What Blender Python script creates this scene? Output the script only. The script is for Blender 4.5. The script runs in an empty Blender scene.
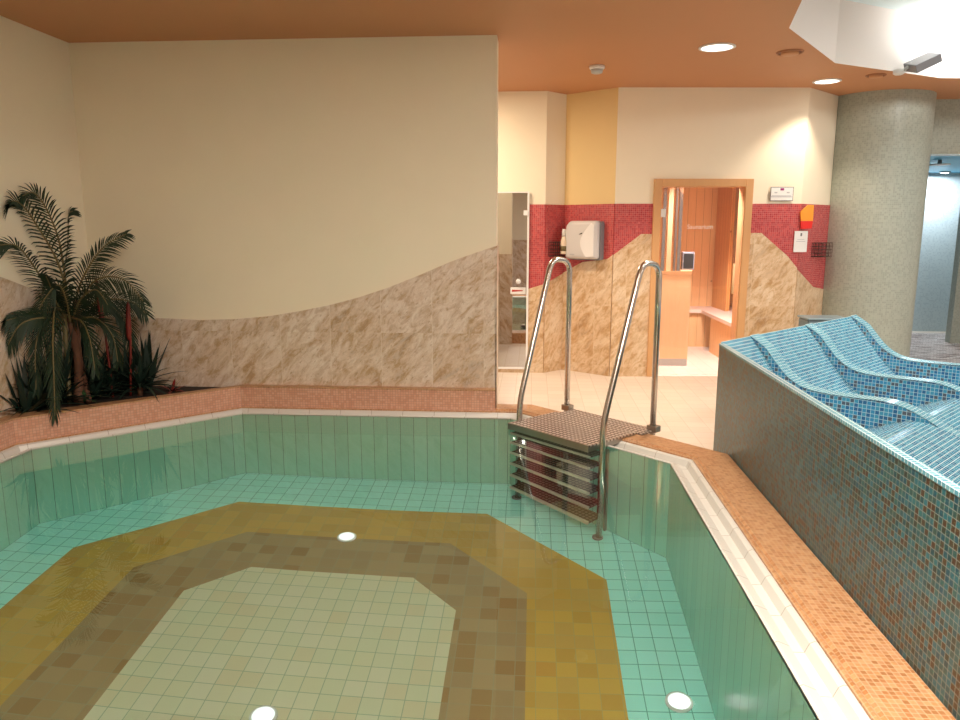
import bpy, bmesh, math, random
from mathutils import Vector, Matrix
random.seed(7)
S = bpy.context.scene
COL = S.collection
# ---------------------------------------------------------------- camera, world, light, exposure
F, CX, CY, HC = 735.0, 480.0, 360.0, 1.5
PITCH = math.atan((CY - 228.0) / F)
YAW = math.radians(4.08)
cd = bpy.data.cameras.new('camera'); cd.sensor_width = 36; cd.lens = 36 * F / 960; cd.clip_start = .02
cam = bpy.data.objects.new('camera', cd); COL.objects.link(cam)
cam.location = (0, 0, HC); cam.rotation_euler = (math.pi / 2 - PITCH, 0, YAW)
S.camera = cam
S.view_settings.view_transform = 'Standard'; S.view_settings.look = 'None'
S.view_settings.gamma = 1; S.view_settings.use_curve_mapping = False
S.view_settings.exposure = 0.24
w = bpy.data.worlds.new('world'); S.world = w; w.use_nodes = True
w.node_tree.nodes['Background'].inputs[0].default_value = (1.0, .86, .72, 1)
w.node_tree.nodes['Background'].inputs[1].default_value = .45

CEIL = 2.83
def light(name, kind, loc, power, color, size=1, target=None, shape='DISK', size_y=None, spot=None, blend=.5):
    l = bpy.data.lights.new(name, kind); l.energy = power; l.color = color
    if kind == 'AREA':
        l.shape = shape; l.size = size
        if size_y: l.size_y = size_y
    else:
        l.shadow_soft_size = size
    if spot: l.spot_size = math.radians(spot); l.spot_blend = blend
    o = bpy.data.objects.new(name, l); COL.objects.link(o); o.location = loc
    d = (Vector(target) - Vector(loc)) if target else Vector((0, 0, -1))
    o.rotation_euler = d.to_track_quat('-Z', 'Y').to_euler()
    return o
WARM = (1, .80, .58)
light('skylight_glow', 'AREA', (4.6, 5.0, 3.28), 80, (1, .95, .9), 1.3)
light('flood_light_beam', 'AREA', (3.75, 6.75, 2.98), 13, (1, .96, .92), .25, target=(3.75, 7.1, 3.6))
light('unseen_room_fill', 'AREA', (-1.0, 6.7, 2.8), 38, (1, .84, .62), .5)  # added fill, hidden by the stone wall; brightens the far wall
light('unseen_room_fill', 'AREA', (1.5, 4.2, 2.8), 6, (1, .92, .80), .6)  # unseen fill light above the loungers
# unseen fill lights added over the pool room, behind and beside the camera
light('unseen_pool_fill', 'AREA', (.35, 1.15, 2.8), 175, (1, .92, .79), 1.4)
light('unseen_pool_fill', 'AREA', (.6, -1.2, 2.8), 14, (1, .92, .79), 1.2)
light('unseen_pool_fill', 'AREA', (5.5, 2.2, 2.8), 50, (1, .9, .8), 1.2)

# ---------------------------------------------------------------- pixel helpers (camera frame -> room frame)
ca, sa = math.cos(YAW), math.sin(YAW)
def ray(x, y):
    a = (x - CX) / F; b = -(y - CY) / F
    X, Y, Z = a, math.cos(PITCH) + b * math.sin(PITCH), -math.sin(PITCH) + b * math.cos(PITCH)
    return Vector((X * ca - Y * sa, X * sa + Y * ca, Z))
O = Vector((0, 0, HC))
def at_z(x, y, z): r = ray(x, y); return O + r * ((z - HC) / r.z)
def at_v(x, y, v): r = ray(x, y); return O + r * (v / r.y)
def at_u(x, y, u): r = ray(x, y); return O + r * (u / r.x)
def on_wall(P, Q, x, y):            # (distance along P->Q, height)
    d = (Vector(Q) - Vector(P)); L = d.length; d = d / L; n = Vector((-d.y, d.x))
    r = ray(x, y); t = (n.dot(Vector(P))) / (n.x * r.x + n.y * r.y)
    p = O + r * t
    return ((p.x - P[0]) * d.x + (p.y - P[1]) * d.y, p.z)

# ---------------------------------------------------------------- materials
def newmat(name):
    m = bpy.data.materials.new(name); m.use_nodes = True
    return m, m.node_tree, m.node_tree.nodes, m.node_tree.links, m.node_tree.nodes['Principled BSDF']
def plain(name, col, rough=.5, metal=0, noise=0, nscale=8, bump=0, coat=0):
    m, t, N, L, b = newmat(name)
    b.inputs['Base Color'].default_value = (*col, 1); b.inputs['Roughness'].default_value = rough
    b.inputs['Metallic'].default_value = metal; b.inputs['Coat Weight'].default_value = coat
    if noise or bump:
        tc = N.new('ShaderNodeTexCoord'); n = N.new('ShaderNodeTexNoise'); n.inputs['Scale'].default_value = nscale
        n.inputs['Detail'].default_value = 4
        L.new(tc.outputs['Object'], n.inputs['Vector'])
        if noise:
            mx = N.new('ShaderNodeMix'); mx.data_type = 'RGBA'
            mx.inputs[6].default_value = (*[c * (1 - noise) for c in col], 1)
            mx.inputs[7].default_value = (*[min(1, c * (1 + noise)) for c in col], 1)
            L.new(n.outputs['Fac'], mx.inputs[0]); L.new(mx.outputs[2], b.inputs['Base Color'])
        if bump:
            bp = N.new('ShaderNodeBump'); bp.inputs['Strength'].default_value = bump; bp.inputs['Distance'].default_value = .01
            L.new(n.outputs['Fac'], bp.inputs['Height']); L.new(bp.outputs[0], b.inputs['Normal'])
    return m
def mth(N, L, op, a, b=None):
    n = N.new('ShaderNodeMath'); n.operation = op
    for i, v in enumerate((a, b)):
        if v is None: continue
        if isinstance(v, (int, float)): n.inputs[i].default_value = v
        else: L.new(v, n.inputs[i])
    return n.outputs[0]
def tiles(name, sx, sy, grout, cols, gcol, rough=.25, offset=0, metal=0, bump=.25, coat=0, blotch=0, off=(0, 0), phase=.5):
    """procedural tiling in metres of UV; cols = list of colours picked at random per tile"""
    m, t, N, L, b = newmat(name)
    uv = N.new('ShaderNodeUVMap'); sep = N.new('ShaderNodeSeparateXYZ'); L.new(uv.outputs[0], sep.inputs[0])
    X = mth(N, L, 'DIVIDE', mth(N, L, 'ADD', sep.outputs[0], off[0] + 50 * sx), sx)
    Y = mth(N, L, 'DIVIDE', mth(N, L, 'ADD', sep.outputs[1], off[1] + 50 * sy), sy)
    fy = mth(N, L, 'FLOOR', Y)
    if offset:
        X = mth(N, L, 'ADD', X, mth(N, L, 'MULTIPLY', mth(N, L, 'MODULO', fy, 2), offset))
    fx = mth(N, L, 'FLOOR', X)
    rx = mth(N, L, 'SUBTRACT', X, fx); ry = mth(N, L, 'SUBTRACT', Y, fy)
    gx, gy = grout / sx, grout / sy
    mk = mth(N, L, 'MULTIPLY', mth(N, L, 'GREATER_THAN', rx, gx), mth(N, L, 'GREATER_THAN', ry, gy))
    cb = N.new('ShaderNodeCombineXYZ'); L.new(fx, cb.inputs[0]); L.new(fy, cb.inputs[1])
    wn = N.new('ShaderNodeTexWhiteNoise'); wn.noise_dimensions = '3D'; L.new(cb.outputs[0], wn.inputs[0])
    rp = N.new('ShaderNodeValToRGB'); rp.color_ramp.interpolation = 'CONSTANT'
    e = rp.color_ramp.elements
    while len(e) < len(cols): e.new(.5)
    for i, c in enumerate(cols):
        e[i].position = i / len(cols)
    for i, c in enumerate(cols):
        e[i].color = (*c, 1)
    fac = wn.outputs['Value']
    if blotch:
        nz = N.new('ShaderNodeTexNoise'); nz.inputs['Scale'].default_value = blotch * sx; L.new(cb.outputs[0], nz.inputs['Vector'])
        fac = mth(N, L, 'ADD', mth(N, L, 'MULTIPLY', fac, .6), mth(N, L, 'MULTIPLY', nz.outputs['Fac'], .4))
    L.new(fac, rp.inputs[0])
    mx = N.new('ShaderNodeMix'); mx.data_type = 'RGBA'; mx.inputs[6].default_value = (*gcol, 1)
    L.new(mk, mx.inputs[0]); L.new(rp.outputs[0], mx.inputs[7]); L.new(mx.outputs[2], b.inputs['Base Color'])
    rr = mth(N, L, 'ADD', mth(N, L, 'MULTIPLY', mth(N, L, 'SUBTRACT', 1, mk), .5), rough)
    L.new(rr, b.inputs['Roughness']); b.inputs['Metallic'].default_value = metal; b.inputs['Coat Weight'].default_value = coat
    if bump:
        bp = N.new('ShaderNodeBump'); bp.inputs['Strength'].default_value = bump; bp.inputs['Distance'].default_value = .002
        L.new(mk, bp.inputs['Height']); L.new(bp.outputs[0], b.inputs['Normal'])
    return m
def stone(name, base, dark, rust, light_, slab=.39, joint=(.55, .45, .36), vein=.5):
    m, t, N, L, b = newmat(name)
    uv = N.new('ShaderNodeUVMap')
    m0 = N.new('ShaderNodeMapping'); m0.inputs['Rotation'].default_value = (0, 0, -.85)
    sp0 = N.new('ShaderNodeSeparateXYZ'); L.new(uv.outputs[0], sp0.inputs[0])
    ix = mth(N, L, 'FLOOR', mth(N, L, 'DIVIDE', mth(N, L, 'ADD', sp0.outputs[0], 30), slab))
    iy = mth(N, L, 'FLOOR', mth(N, L, 'DIVIDE', mth(N, L, 'ADD', sp0.outputs[1], 30.28), .62))
    ci = N.new('ShaderNodeCombineXYZ'); L.new(ix, ci.inputs[0]); L.new(iy, ci.inputs[1])
    wn = N.new('ShaderNodeTexWhiteNoise'); wn.noise_dimensions = '3D'; L.new(ci.outputs[0], wn.inputs[0])
    va = N.new('ShaderNodeVectorMath'); va.operation = 'MULTIPLY_ADD'; va.inputs[1].default_value = (7, 7, 0)
    L.new(wn.outputs['Color'], va.inputs[0]); L.new(uv.outputs[0], va.inputs[2]); L.new(va.outputs[0], m0.inputs[0])
    mp = N.new('ShaderNodeMapping'); mp.inputs['Scale'].default_value = (.8, 1.9, 1); L.new(m0.outputs[0], mp.inputs[0])
    n4 = N.new('ShaderNodeTexNoise'); n4.inputs['Scale'].default_value = 22; n4.inputs['Detail'].default_value = 6; n4.inputs['Roughness'].default_value = .7
    L.new(mp.outputs[0], n4.inputs['Vector'])
    n1 = N.new('ShaderNodeTexNoise'); n1.inputs['Scale'].default_value = 3.6; n1.inputs['Detail'].default_value = 9; n1.inputs['Roughness'].default_value = .72; n1.inputs['Distortion'].default_value = .9
    n2 = N.new('ShaderNodeTexNoise'); n2.inputs['Scale'].default_value = 9; n2.inputs['Detail'].default_value = 8; n2.inputs['Roughness'].default_value = .75; n2.inputs['Distortion'].default_value = .6
    n3 = N.new('ShaderNodeTexNoise'); n3.inputs['Scale'].default_value = 60; n3.inputs['Detail'].default_value = 3
    for n in (n1, n2, n3): L.new(mp.outputs[0], n.inputs['Vector'])
    r1 = N.new('ShaderNodeValToRGB'); e = r1.color_ramp.elements
    e[0].position = .32; e[0].color = (*dark, 1); e[1].position = .66; e[1].color = (*light_, 1)
    x = e.new(.44); x.color = (*rust, 1); x = e.new(.54); x.color = (*base, 1)
    L.new(mth(N, L, 'ADD', n1.outputs['Fac'], mth(N, L, 'MULTIPLY', mth(N, L, 'SUBTRACT', wn.outputs['Value'], .5), .10)), r1.inputs[0])
    r2 = N.new('ShaderNodeValToRGB'); e = r2.color_ramp.elements
    e[0].position = .40; e[0].color = (*[c * .8 for c in rust], 1); e[1].position = .54; e[1].color = (*light_, 1)
    L.new(n2.outputs['Fac'], r2.inputs[0])
    m1 = N.new('ShaderNodeMix'); m1.data_type = 'RGBA'; m1.inputs[0].default_value = vein
    L.new(r1.outputs[0], m1.inputs[6]); L.new(r2.outputs[0], m1.inputs[7])
    m2 = N.new('ShaderNodeMix'); m2.data_type = 'RGBA'; m2.blend_type = 'MULTIPLY'; m2.inputs[0].default_value = .25
    sp_r = N.new('ShaderNodeValToRGB'); e = sp_r.color_ramp.elements; e[0].position = .58; e[0].color = (0, 0, 0, 1); e[1].position = .64; e[1].color = (.7, .7, .7, 1)
    L.new(n4.outputs['Fac'], sp_r.inputs[0])
    ms = N.new('ShaderNodeMix'); ms.data_type = 'RGBA'; ms.inputs[7].default_value = (*[c * .75 for c in rust], 1)
    L.new(sp_r.outputs[0], ms.inputs[0]); L.new(m1.outputs[2], ms.inputs[6])
    L.new(ms.outputs[2], m2.inputs[6]); L.new(n3.outputs['Fac'], m2.inputs[7])
    sep = N.new('ShaderNodeSeparateXYZ'); L.new(uv.outputs[0], sep.inputs[0])
    X = mth(N, L, 'DIVIDE', mth(N, L, 'ADD', sep.outputs[0], 30), slab)
    fr = mth(N, L, 'SUBTRACT', X, mth(N, L, 'FLOOR', X)); mk = mth(N, L, 'GREATER_THAN', fr, .007)
    m3 = N.new('ShaderNodeMix'); m3.data_type = 'RGBA'; m3.inputs[6].default_value = (*joint, 1)
    L.new(mk, m3.inputs[0]); L.new(m2.outputs[2], m3.inputs[7]); L.new(m3.outputs[2], b.inputs['Base Color'])
    b.inputs['Roughness'].default_value = .28
    return m
def wood(name, c1, c2, board=.1, rough=.45):
    m, t, N, L, b = newmat(name)
    uv = N.new('ShaderNodeUVMap'); mp = N.new('ShaderNodeMapping'); mp.inputs['Scale'].default_value = (14, 1.2, 1)
    L.new(uv.outputs[0], mp.inputs[0])
    n = N.new('ShaderNodeTexNoise'); n.inputs['Scale'].default_value = 2; n.inputs['Detail'].default_value = 5; n.inputs['Distortion'].default_value = .5
    L.new(mp.outputs[0], n.inputs['Vector'])
    mx = N.new('ShaderNodeMix'); mx.data_type = 'RGBA'; mx.inputs[6].default_value = (*c1, 1); mx.inputs[7].default_value = (*c2, 1)
    L.new(n.outputs['Fac'], mx.inputs[0])
    vo = N.new('ShaderNodeTexVoronoi'); vo.inputs['Scale'].default_value = 4.2; L.new(uv.outputs[0], vo.inputs['Vector'])
    kn = mth(N, L, 'LESS_THAN', vo.outputs['Distance'], .055)
    m2 = N.new('ShaderNodeMix'); m2.data_type = 'RGBA'; m2.inputs[7].default_value = (c1[0] * .35, c1[1] * .25, c1[2] * .2, 1)
    L.new(mth(N, L, 'MULTIPLY', kn, .8), m2.inputs[0]); L.new(mx.outputs[2], m2.inputs[6])
    sep = N.new('ShaderNodeSeparateXYZ'); L.new(uv.outputs[0], sep.inputs[0])
    X = mth(N, L, 'DIVIDE', mth(N, L, 'ADD', sep.outputs[0], 30), board)
    fr = mth(N, L, 'SUBTRACT', X, mth(N, L, 'FLOOR', X)); g = mth(N, L, 'LESS_THAN', fr, .035)
    m3 = N.new('ShaderNodeMix'); m3.data_type = 'RGBA'; m3.inputs[7].default_value = (c1[0] * .45, c1[1] * .4, c1[2] * .35, 1)
    L.new(g, m3.inputs[0]); L.new(m2.outputs[2], m3.inputs[6]); L.new(m3.outputs[2], b.inputs['Base Color'])
    b.inputs['Roughness'].default_value = rough
    return m
def emit(name, col, s):
    m, t, N, L, b = newmat(name); N.remove(b)
    e = N.new('ShaderNodeEmission'); e.inputs[0].default_value = (*col, 1); e.inputs[1].default_value = s
    L.new(e.outputs[0], N['Material Output'].inputs[0]); return m
def pane(name, tint, ior=1.5, rough=0, extra=0.0):
    """thin glass: tinted see-through plus Fresnel reflection"""
    m, t, N, L, b = newmat(name); N.remove(b)
    tr = N.new('ShaderNodeBsdfTransparent'); tr.inputs[0].default_value = (*tint, 1)
    gl = N.new('ShaderNodeBsdfGlossy'); gl.inputs['Roughness'].default_value = rough
    fr = N.new('ShaderNodeFresnel'); fr.inputs[0].default_value = ior
    mx = N.new('ShaderNodeMixShader')
    L.new(mth(N, L, 'ADD', fr.outputs[0], extra), mx.inputs[0]); L.new(tr.outputs[0], mx.inputs[1]); L.new(gl.outputs[0], mx.inputs[2])
    L.new(mx.outputs[0], N['Material Output'].inputs[0]); return m
def water_mat():
    m, t, N, L, b = newmat('pool water'); N.remove(b)
    g = N.new('ShaderNodeBsdfGlass'); g.inputs['Color'].default_value = (.92, .99, .96, 1); g.inputs['IOR'].default_value = 1.333
    g.inputs['Roughness'].default_value = 0
    tc = N.new('ShaderNodeTexCoord'); n = N.new('ShaderNodeTexNoise'); n.inputs['Scale'].default_value = 2.2; n.inputs['Detail'].default_value = 1
    L.new(tc.outputs['Object'], n.inputs['Vector'])
    bp = N.new('ShaderNodeBump'); bp.inputs['Strength'].default_value = .25; bp.inputs['Distance'].default_value = .004
    L.new(n.outputs['Fac'], bp.inputs['Height']); L.new(bp.outputs[0], g.inputs['Normal'])
    L.new(g.outputs[0], N['Material Output'].inputs[0]); return m

M = {}
M['plaster'] = plain('cream plaster', (.90, .81, .64), .7, noise=.03, nscale=3, bump=.05)
M['plaster2'] = plain('yellow plaster', (.80, .60, .30), .7, noise=.03, nscale=3, bump=.05)
M['ceiling'] = plain('terracotta ceiling paint', (.56, .26, .12), .6, noise=.03, nscale=1.5)
M['recess'] = plain('white recess paint', (.80, .72, .68), .7)
M['stone'] = stone('beige veined stone', (.80, .62, .49), (.36, .22, .13), (.64, .41, .22), (.92, .80, .70), vein=.5, joint=(.8, .7, .6))
M['stone2'] = stone('golden veined stone', (.78, .54, .32), (.38, .20, .09), (.64, .37, .16), (.88, .70, .51), slab=.42, joint=(.75, .6, .42))
M['red'] = tiles('red glass mosaic', .02, .02, .002, [(.50, .06, .065), (.44, .05, .06), (.56, .08, .08), (.48, .08, .085), (.60, .12, .12)], (.56, .2, .19), .2, blotch=3)
M['deck'] = tiles('cream floor tile', .15, .15, .004, [(0.760, 0.655, 0.551), (0.741, 0.627, 0.522), (0.779, 0.674, 0.570), (0.750, 0.636, 0.541)], (0.646, 0.532, 0.437), .3, bump=.1)
M['pebble'] = tiles('pebble floor', .11, .035, .006, [(.78, .70, .68), (.70, .60, .58), (.84, .78, .76), (.30, .22, .20), (.80, .74, .72), (.55, .44, .42)], (.25, .2, .19), .4, offset=.5)
M['curb'] = tiles('orange mosaic', .02, .02, .0022, [(0.465, 0.218, 0.092), (0.494, 0.247, 0.106), (0.423, 0.183, 0.071), (0.529, 0.282, 0.134), (0.381, 0.169, 0.064), (0.480, 0.240, 0.113)], (0.585, 0.395, 0.249), .3)
M['planter'] = tiles('pink orange mosaic', .02, .02, .0024, [(0.665, 0.351, 0.237), (0.694, 0.370, 0.257), (0.636, 0.323, 0.218), (0.712, 0.399, 0.285), (0.598, 0.314, 0.209)], (0.437, 0.237, 0.171), .25, blotch=2)
M['gutter'] = tiles('white glazed gutter', .24, 9, .003, [(0.671, 0.654, 0.611), (0.679, 0.662, 0.619), (0.662, 0.645, 0.602)], (0.350, 0.300, 0.250), .35, bump=.1)
M['pwall'] = tiles('green pool wall tile', .1, 1.45, .0035, [(.36, .72, .62), (.38, .74, .64), (.35, .70, .61)], (.07, .19, .15), .2, bump=.1, off=(0, .0))
M['pfloor'] = tiles('turquoise pool floor tile', .1, .1, .004, [(.46, .96, .93), (.49, .98, .96), (.44, .94, .91)], (.13, .46, .42), .3, bump=.1, off=(.064, .08))
M['ochre'] = tiles('ochre pool tile', .1, .1, .004, [(0.589, 0.351, 0.076), (0.551, 0.323, 0.067), (0.627, 0.380, 0.085), (0.570, 0.351, 0.095), (0.589, 0.314, 0.067)], (0.480, 0.380, 0.160), .3, bump=.1, off=(.064, .08), blotch=2)
M['brown'] = tiles('brown pool tile', .1, .1, .004, [(0.309, 0.177, 0.066), (0.397, 0.265, 0.132), (0.368, 0.250, 0.132), (0.412, 0.287, 0.155), (0.339, 0.199, 0.081), (0.383, 0.280, 0.162)], (0.357, 0.315, 0.212), .3, bump=.1, off=(.064, .08), blotch=2)
M['creamtile'] = tiles('cream pool tile', .1, .1, .004, [(0.704, 0.669, 0.484), (0.722, 0.686, 0.528), (0.704, 0.634, 0.449), (0.722, 0.686, 0.519), (0.686, 0.669, 0.493)], (0.361, 0.446, 0.314), .3, bump=.1, off=(.064, .08))
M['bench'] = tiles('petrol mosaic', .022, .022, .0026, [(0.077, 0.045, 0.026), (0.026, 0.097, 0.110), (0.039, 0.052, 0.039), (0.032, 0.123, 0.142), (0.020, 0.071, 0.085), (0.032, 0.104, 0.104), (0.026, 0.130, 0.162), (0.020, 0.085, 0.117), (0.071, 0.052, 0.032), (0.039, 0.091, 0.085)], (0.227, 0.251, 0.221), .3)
M['rim'] = tiles('pale rim mosaic', .022, .022, .003, [(0.162, 0.405, 0.486), (0.207, 0.450, 0.522), (0.135, 0.369, 0.468)], (0.558, 0.684, 0.693), .2)
M['cap'] = tiles('armrest cap mosaic', .022, .022, .0026, [(.10, .36, .50), (.14, .42, .53), (.08, .32, .47)], (.60, .74, .76), .2)
M['lounge'] = tiles('sky blue mosaic', .025, .025, .003, [(.04, .25, .42), (.05, .30, .47), (.03, .21, .37), (.07, .34, .5), (.04, .26, .45)], (.58, .74, .76), .15, blotch=3, coat=.3)
M['divider'] = tiles('strong blue mosaic', .025, .025, .003, [(.03, .20, .42), (.05, .28, .50), (.03, .15, .33), (.07, .33, .5), (.10, .12, .16), (.04, .24, .46)], (.48, .66, .72), .15, blotch=3, coat=.3)
M['column'] = tiles('grey green mosaic', .02, .02, .0022, [(0.387, 0.423, 0.360), (0.369, 0.405, 0.347), (0.405, 0.441, 0.378), (0.333, 0.369, 0.315), (0.387, 0.432, 0.378)], (0.450, 0.477, 0.423), .35, blotch=3)
M['bluemos'] = tiles('pale blue mosaic', .02, .02, .002, [(.46, .56, .61), (.50, .60, .64), (.43, .53, .58)], (.55, .64, .67), .25, blotch=2)
M['steel'] = plain('brushed steel', (.62, .58, .54), .22, 1)
M['steel_dark'] = plain('dull steel', (.42, .38, .34), .35, 1, bump=.1, nscale=40)
M['tread'] = tiles('ribbed tread', .03, .03, .01, [(.16, .14, .12)], (.05, .05, .045), .4, metal=.3)
M['nosing'] = plain('tread edge', (.62, .60, .54), .4, .4)
M['plate'] = tiles('studded steel plate', .034, .034, .013, [(.66, .58, .52), (.70, .62, .56), (.62, .54, .48)], (.27, .21, .18), .3, metal=.6, bump=.9)
M['wood'] = wood('pine panelling', (.78, .45, .19), (.88, .56, .28))
M['wood_light'] = wood('light pine', (.82, .52, .27), (.9, .62, .35), board=3)
M['wood_frame'] = wood('larch frame', (.60, .31, .13), (.68, .38, .17), board=5)
M['wood_bench'] = plain('pale bench wood', (.76, .60, .50), .4, noise=.06, nscale=10)
M['white'] = plain('white plastic', (.80, .78, .76), .3)
M['white2'] = plain('glossy white plastic', (.86, .85, .86), .12, coat=.5)
M['drycover'] = plain('satin white cover', (.66, .64, .64), .35)
M['grey'] = plain('grey plastic', (.22, .22, .24), .4)
M['lgrey'] = plain('light grey plastic', (.5, .5, .5), .4)
M['black'] = plain('black', (.015, .015, .015), .4)
M['dark'] = plain('dark wire', (.05, .025, .02), .4, .3)
M['paper'] = plain('paper', (.82, .81, .80), .6)
M['purple'] = plain('purple print', (.30, .02, .16), .5)
M['ink'] = plain('ink', (.18, .17, .18), .5)
M['inklight'] = plain('faded ink', (.5, .5, .52), .5)
M['redprint'] = plain('red print', (.45, .04, .03), .5)
M['orange'] = plain('orange panel', (.90, .33, .03), .3)
M['redpanel'] = plain('red panel', (.75, .02, .015), .3)
M['bottle'] = plain('cream bottle', (.82, .68, .52), .35)
M['leaf'] = plain('palm leaf', (.013, .034, .014), .6, noise=.3, nscale=6)  # scarce light in the planter is put into this dark green
M['leaf2'] = plain('dark spiky leaf', (.012, .028, .018), .5, noise=.3, nscale=6)  # planter shade put into the leaf colour here too
M['leaf3'] = plain('fern leaf', (.035, .085, .025), .5, noise=.3, nscale=6)
M['stem'] = plain('palm stem', (.16, .12, .045), .55)
M['bark'] = plain('palm bark', (.15, .065, .035), .8, noise=.4, nscale=20, bump=.4)
M['redleaf'] = plain('red leaf', (.20, .02, .016), .4)
M['redstem'] = plain('dark red stem', (.20, .02, .012), .45)
M['soil'] = plain('planter soil', (.03, .02, .014), .9, noise=.5, nscale=30, bump=.8)
M['lampdisc'] = emit('lamp glow', (1, .93, .82), 4)
M['inlet'] = emit('pool light glow', (.95, 1, .97), 1.1)
M['lamp_blue'] = emit('spot glow', (1, 1, 1), 14)
M['glass'] = pane('clear glass', (.99, .96, .96), 1.45, extra=.01)
M['mirror'] = pane('bronze mirror glass', (.05, .04, .03), 1.5, .01, extra=.6)
M['ctop'] = pane('clear cover', (.95, .95, .95))
M['basin'] = plain('basin ceramic', (.6, .66, .6), .2)

# ---------------------------------------------------------------- mesh builder
class MB:
    def __init__(s): s.v = []; s.f = []; s.uv = {}; s.mi = {}
    def add(s, vs, fs, uvs=None):
        o = len(s.v); s.v += [tuple(v) for v in vs]
        for k, f in enumerate(fs):
            if uvs: s.uv[len(s.f)] = uvs[k]
            s.f.append([i + o for i in f])
        return s
    def box(s, x0, x1, y0, y1, z0, z1):
        vs = [(x, y, z) for z in (z0, z1) for y in (y0, y1) for x in (x0, x1)]
        return s.add(vs, [(0, 2, 3, 1), (4, 5, 7, 6), (0, 1, 5, 4), (2, 6, 7, 3), (0, 4, 6, 2), (1, 3, 7, 5)])
    def obox(s, P, ex, ey, x0, x1, y0, y1, z0, z1):
        P = Vector(P).to_3d(); ex = Vector(ex).to_3d(); ey = Vector(ey).to_3d()
        vs = [P + ex * x + ey * y + Vector((0, 0, z)) for z in (z0, z1) for y in (y0, y1) for x in (x0, x1)]
        return s.add(vs, [(0, 2, 3, 1), (4, 5, 7, 6), (0, 1, 5, 4), (2, 6, 7, 3), (0, 4, 6, 2), (1, 3, 7, 5)])
    def prism(s, pts, ext):        # pts: 3D loop, ext: extrusion vector
        n = len(pts); e = Vector(ext)
        vs = [Vector(p) for p in pts] + [Vector(p) + e for p in pts]
        fs = [list(range(n))[::-1], list(range(n, 2 * n))] + [(i, (i + 1) % n, (i + 1) % n + n, i + n) for i in range(n)]
        return s.add(vs, fs)
    def tube(s, pts, r, n=10, cap=True):
        pts = [Vector(p) for p in pts]; rs = r if isinstance(r, (list, tuple)) else [r] * len(pts)
        rings = []; up = None
        for i, p in enumerate(pts):
            d = (pts[min(i + 1, len(pts) - 1)] - pts[max(i - 1, 0)]).normalized()
            if up is None: up = d.orthogonal().normalized()
            up = (up - d * up.dot(d)).normalized(); q = d.cross(up)
            rings.append([p + (up * math.cos(2 * math.pi * k / n) + q * math.sin(2 * math.pi * k / n)) * rs[i] for k in range(n)])
        vs = [v for R in rings for v in R]; fs = []
        for i in range(len(rings) - 1):
            for k in range(n):
                fs.append((i * n + k, i * n + (k + 1) % n, (i + 1) * n + (k + 1) % n, (i + 1) * n + k))
        if cap: fs += [list(range(n))[::-1], [len(vs) - n + k for k in range(n)]]
        return s.add(vs, fs)
    def lathe(s, c, prof, n=32, ax=Vector((0, 0, 1))):
        ax = Vector(ax).normalized(); a = ax.orthogonal().normalized(); b = ax.cross(a); c = Vector(c); vs = []; fs = []
        for r, z in prof:
            for k in range(n):
                t = 2 * math.pi * k / n; vs.append(c + ax * z + (a * math.cos(t) + b * math.sin(t)) * max(r, 1e-4))
        for i in range(len(prof) - 1):
            for k in range(n): fs.append((i * n + k, i * n + (k + 1) % n, (i + 1) * n + (k + 1) % n, (i + 1) * n + k))
        fs += [list(range(n))[::-1], [len(vs) - n + k for k in range(n)]]
        return s.add(vs, fs)
    def build(s, name, mat, parent=None, smooth=False, bevel=0, cut=None, axes=None, leafy=False):
        if leafy: s.v = [(max(v[0], -3.375), min(v[1], V0 - .02), v[2]) for v in s.v]
        me = bpy.data.meshes.new(name); bm = bmesh.new()
        vv = [bm.verts.new(v) for v in s.v]; ul = bm.loops.layers.uv.new('UVMap')
        for k, f in enumerate(s.f):
            try: F_ = bm.faces.new([vv[i] for i in f])
            except ValueError: continue
            if k in s.uv:
                for lp, q in zip(F_.loops, s.uv[k]): lp[ul].uv = q
                F_.material_index = 1
        bm.normal_update()
        custom = {f for f in bm.faces if f.material_index == 1}
        for f in bm.faces:
            f.material_index = 0; f.smooth = smooth
        if not custom: bmesh.ops.recalc_face_normals(bm, faces=bm.faces)
        for f in bm.faces:
            if f in custom: continue
            n = f.normal
            if abs(n.z) > .8: A, B = (axes if axes else (Vector((1, 0, 0)), Vector((0, 1, 0))))
            else:
                A = Vector((-n.y, n.x, 0)).normalized(); B = Vector((0, 0, 1))
            for lp in f.loops: lp[ul].uv = (lp.vert.co.dot(A), lp.vert.co.dot(B))
        if cut:
            for co, no in cut:
                r = bmesh.ops.bisect_plane(bm, geom=bm.verts[:] + bm.edges[:] + bm.faces[:], plane_co=co, plane_no=no, clear_outer=True)
                ed = [e for e in bm.edges if e.is_boundary]
                bmesh.ops.holes_fill(bm, edges=ed)
        off = origin(parent) if parent else Vector((0, 0, 0))
        if off.length: bmesh.ops.translate(bm, verts=bm.verts, vec=-off)
        bm.to_mesh(me); bm.free(); me.materials.append(mat)
        o = bpy.data.objects.new(name, me); COL.objects.link(o)
        if parent: o.parent = parent
        if bevel:
            md = o.modifiers.new('bevel', 'BEVEL'); md.width = bevel; md.segments = 2; md.limit_method = 'ANGLE'
        return o
def origin(o):
    p = Vector((0, 0, 0))
    while o: p += o.location; o = o.parent
    return p
def thing(name, loc, label, cat, group=None):
    o = bpy.data.objects.new(name, None); COL.objects.link(o); o.location = loc; o.empty_display_size = .1
    return tag(o, label, cat, group)
def tag(o, label, cat, group=None, kind=None):
    o['label'] = label; o['category'] = cat
    if group: o['group'] = group
    if kind: o['kind'] = kind
    return o
def struct(o, label=None):
    o['kind'] = 'structure'
    if label: o['label'] = label
    return o
def partlabel(o, l): o['label'] = l; return o
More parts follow.
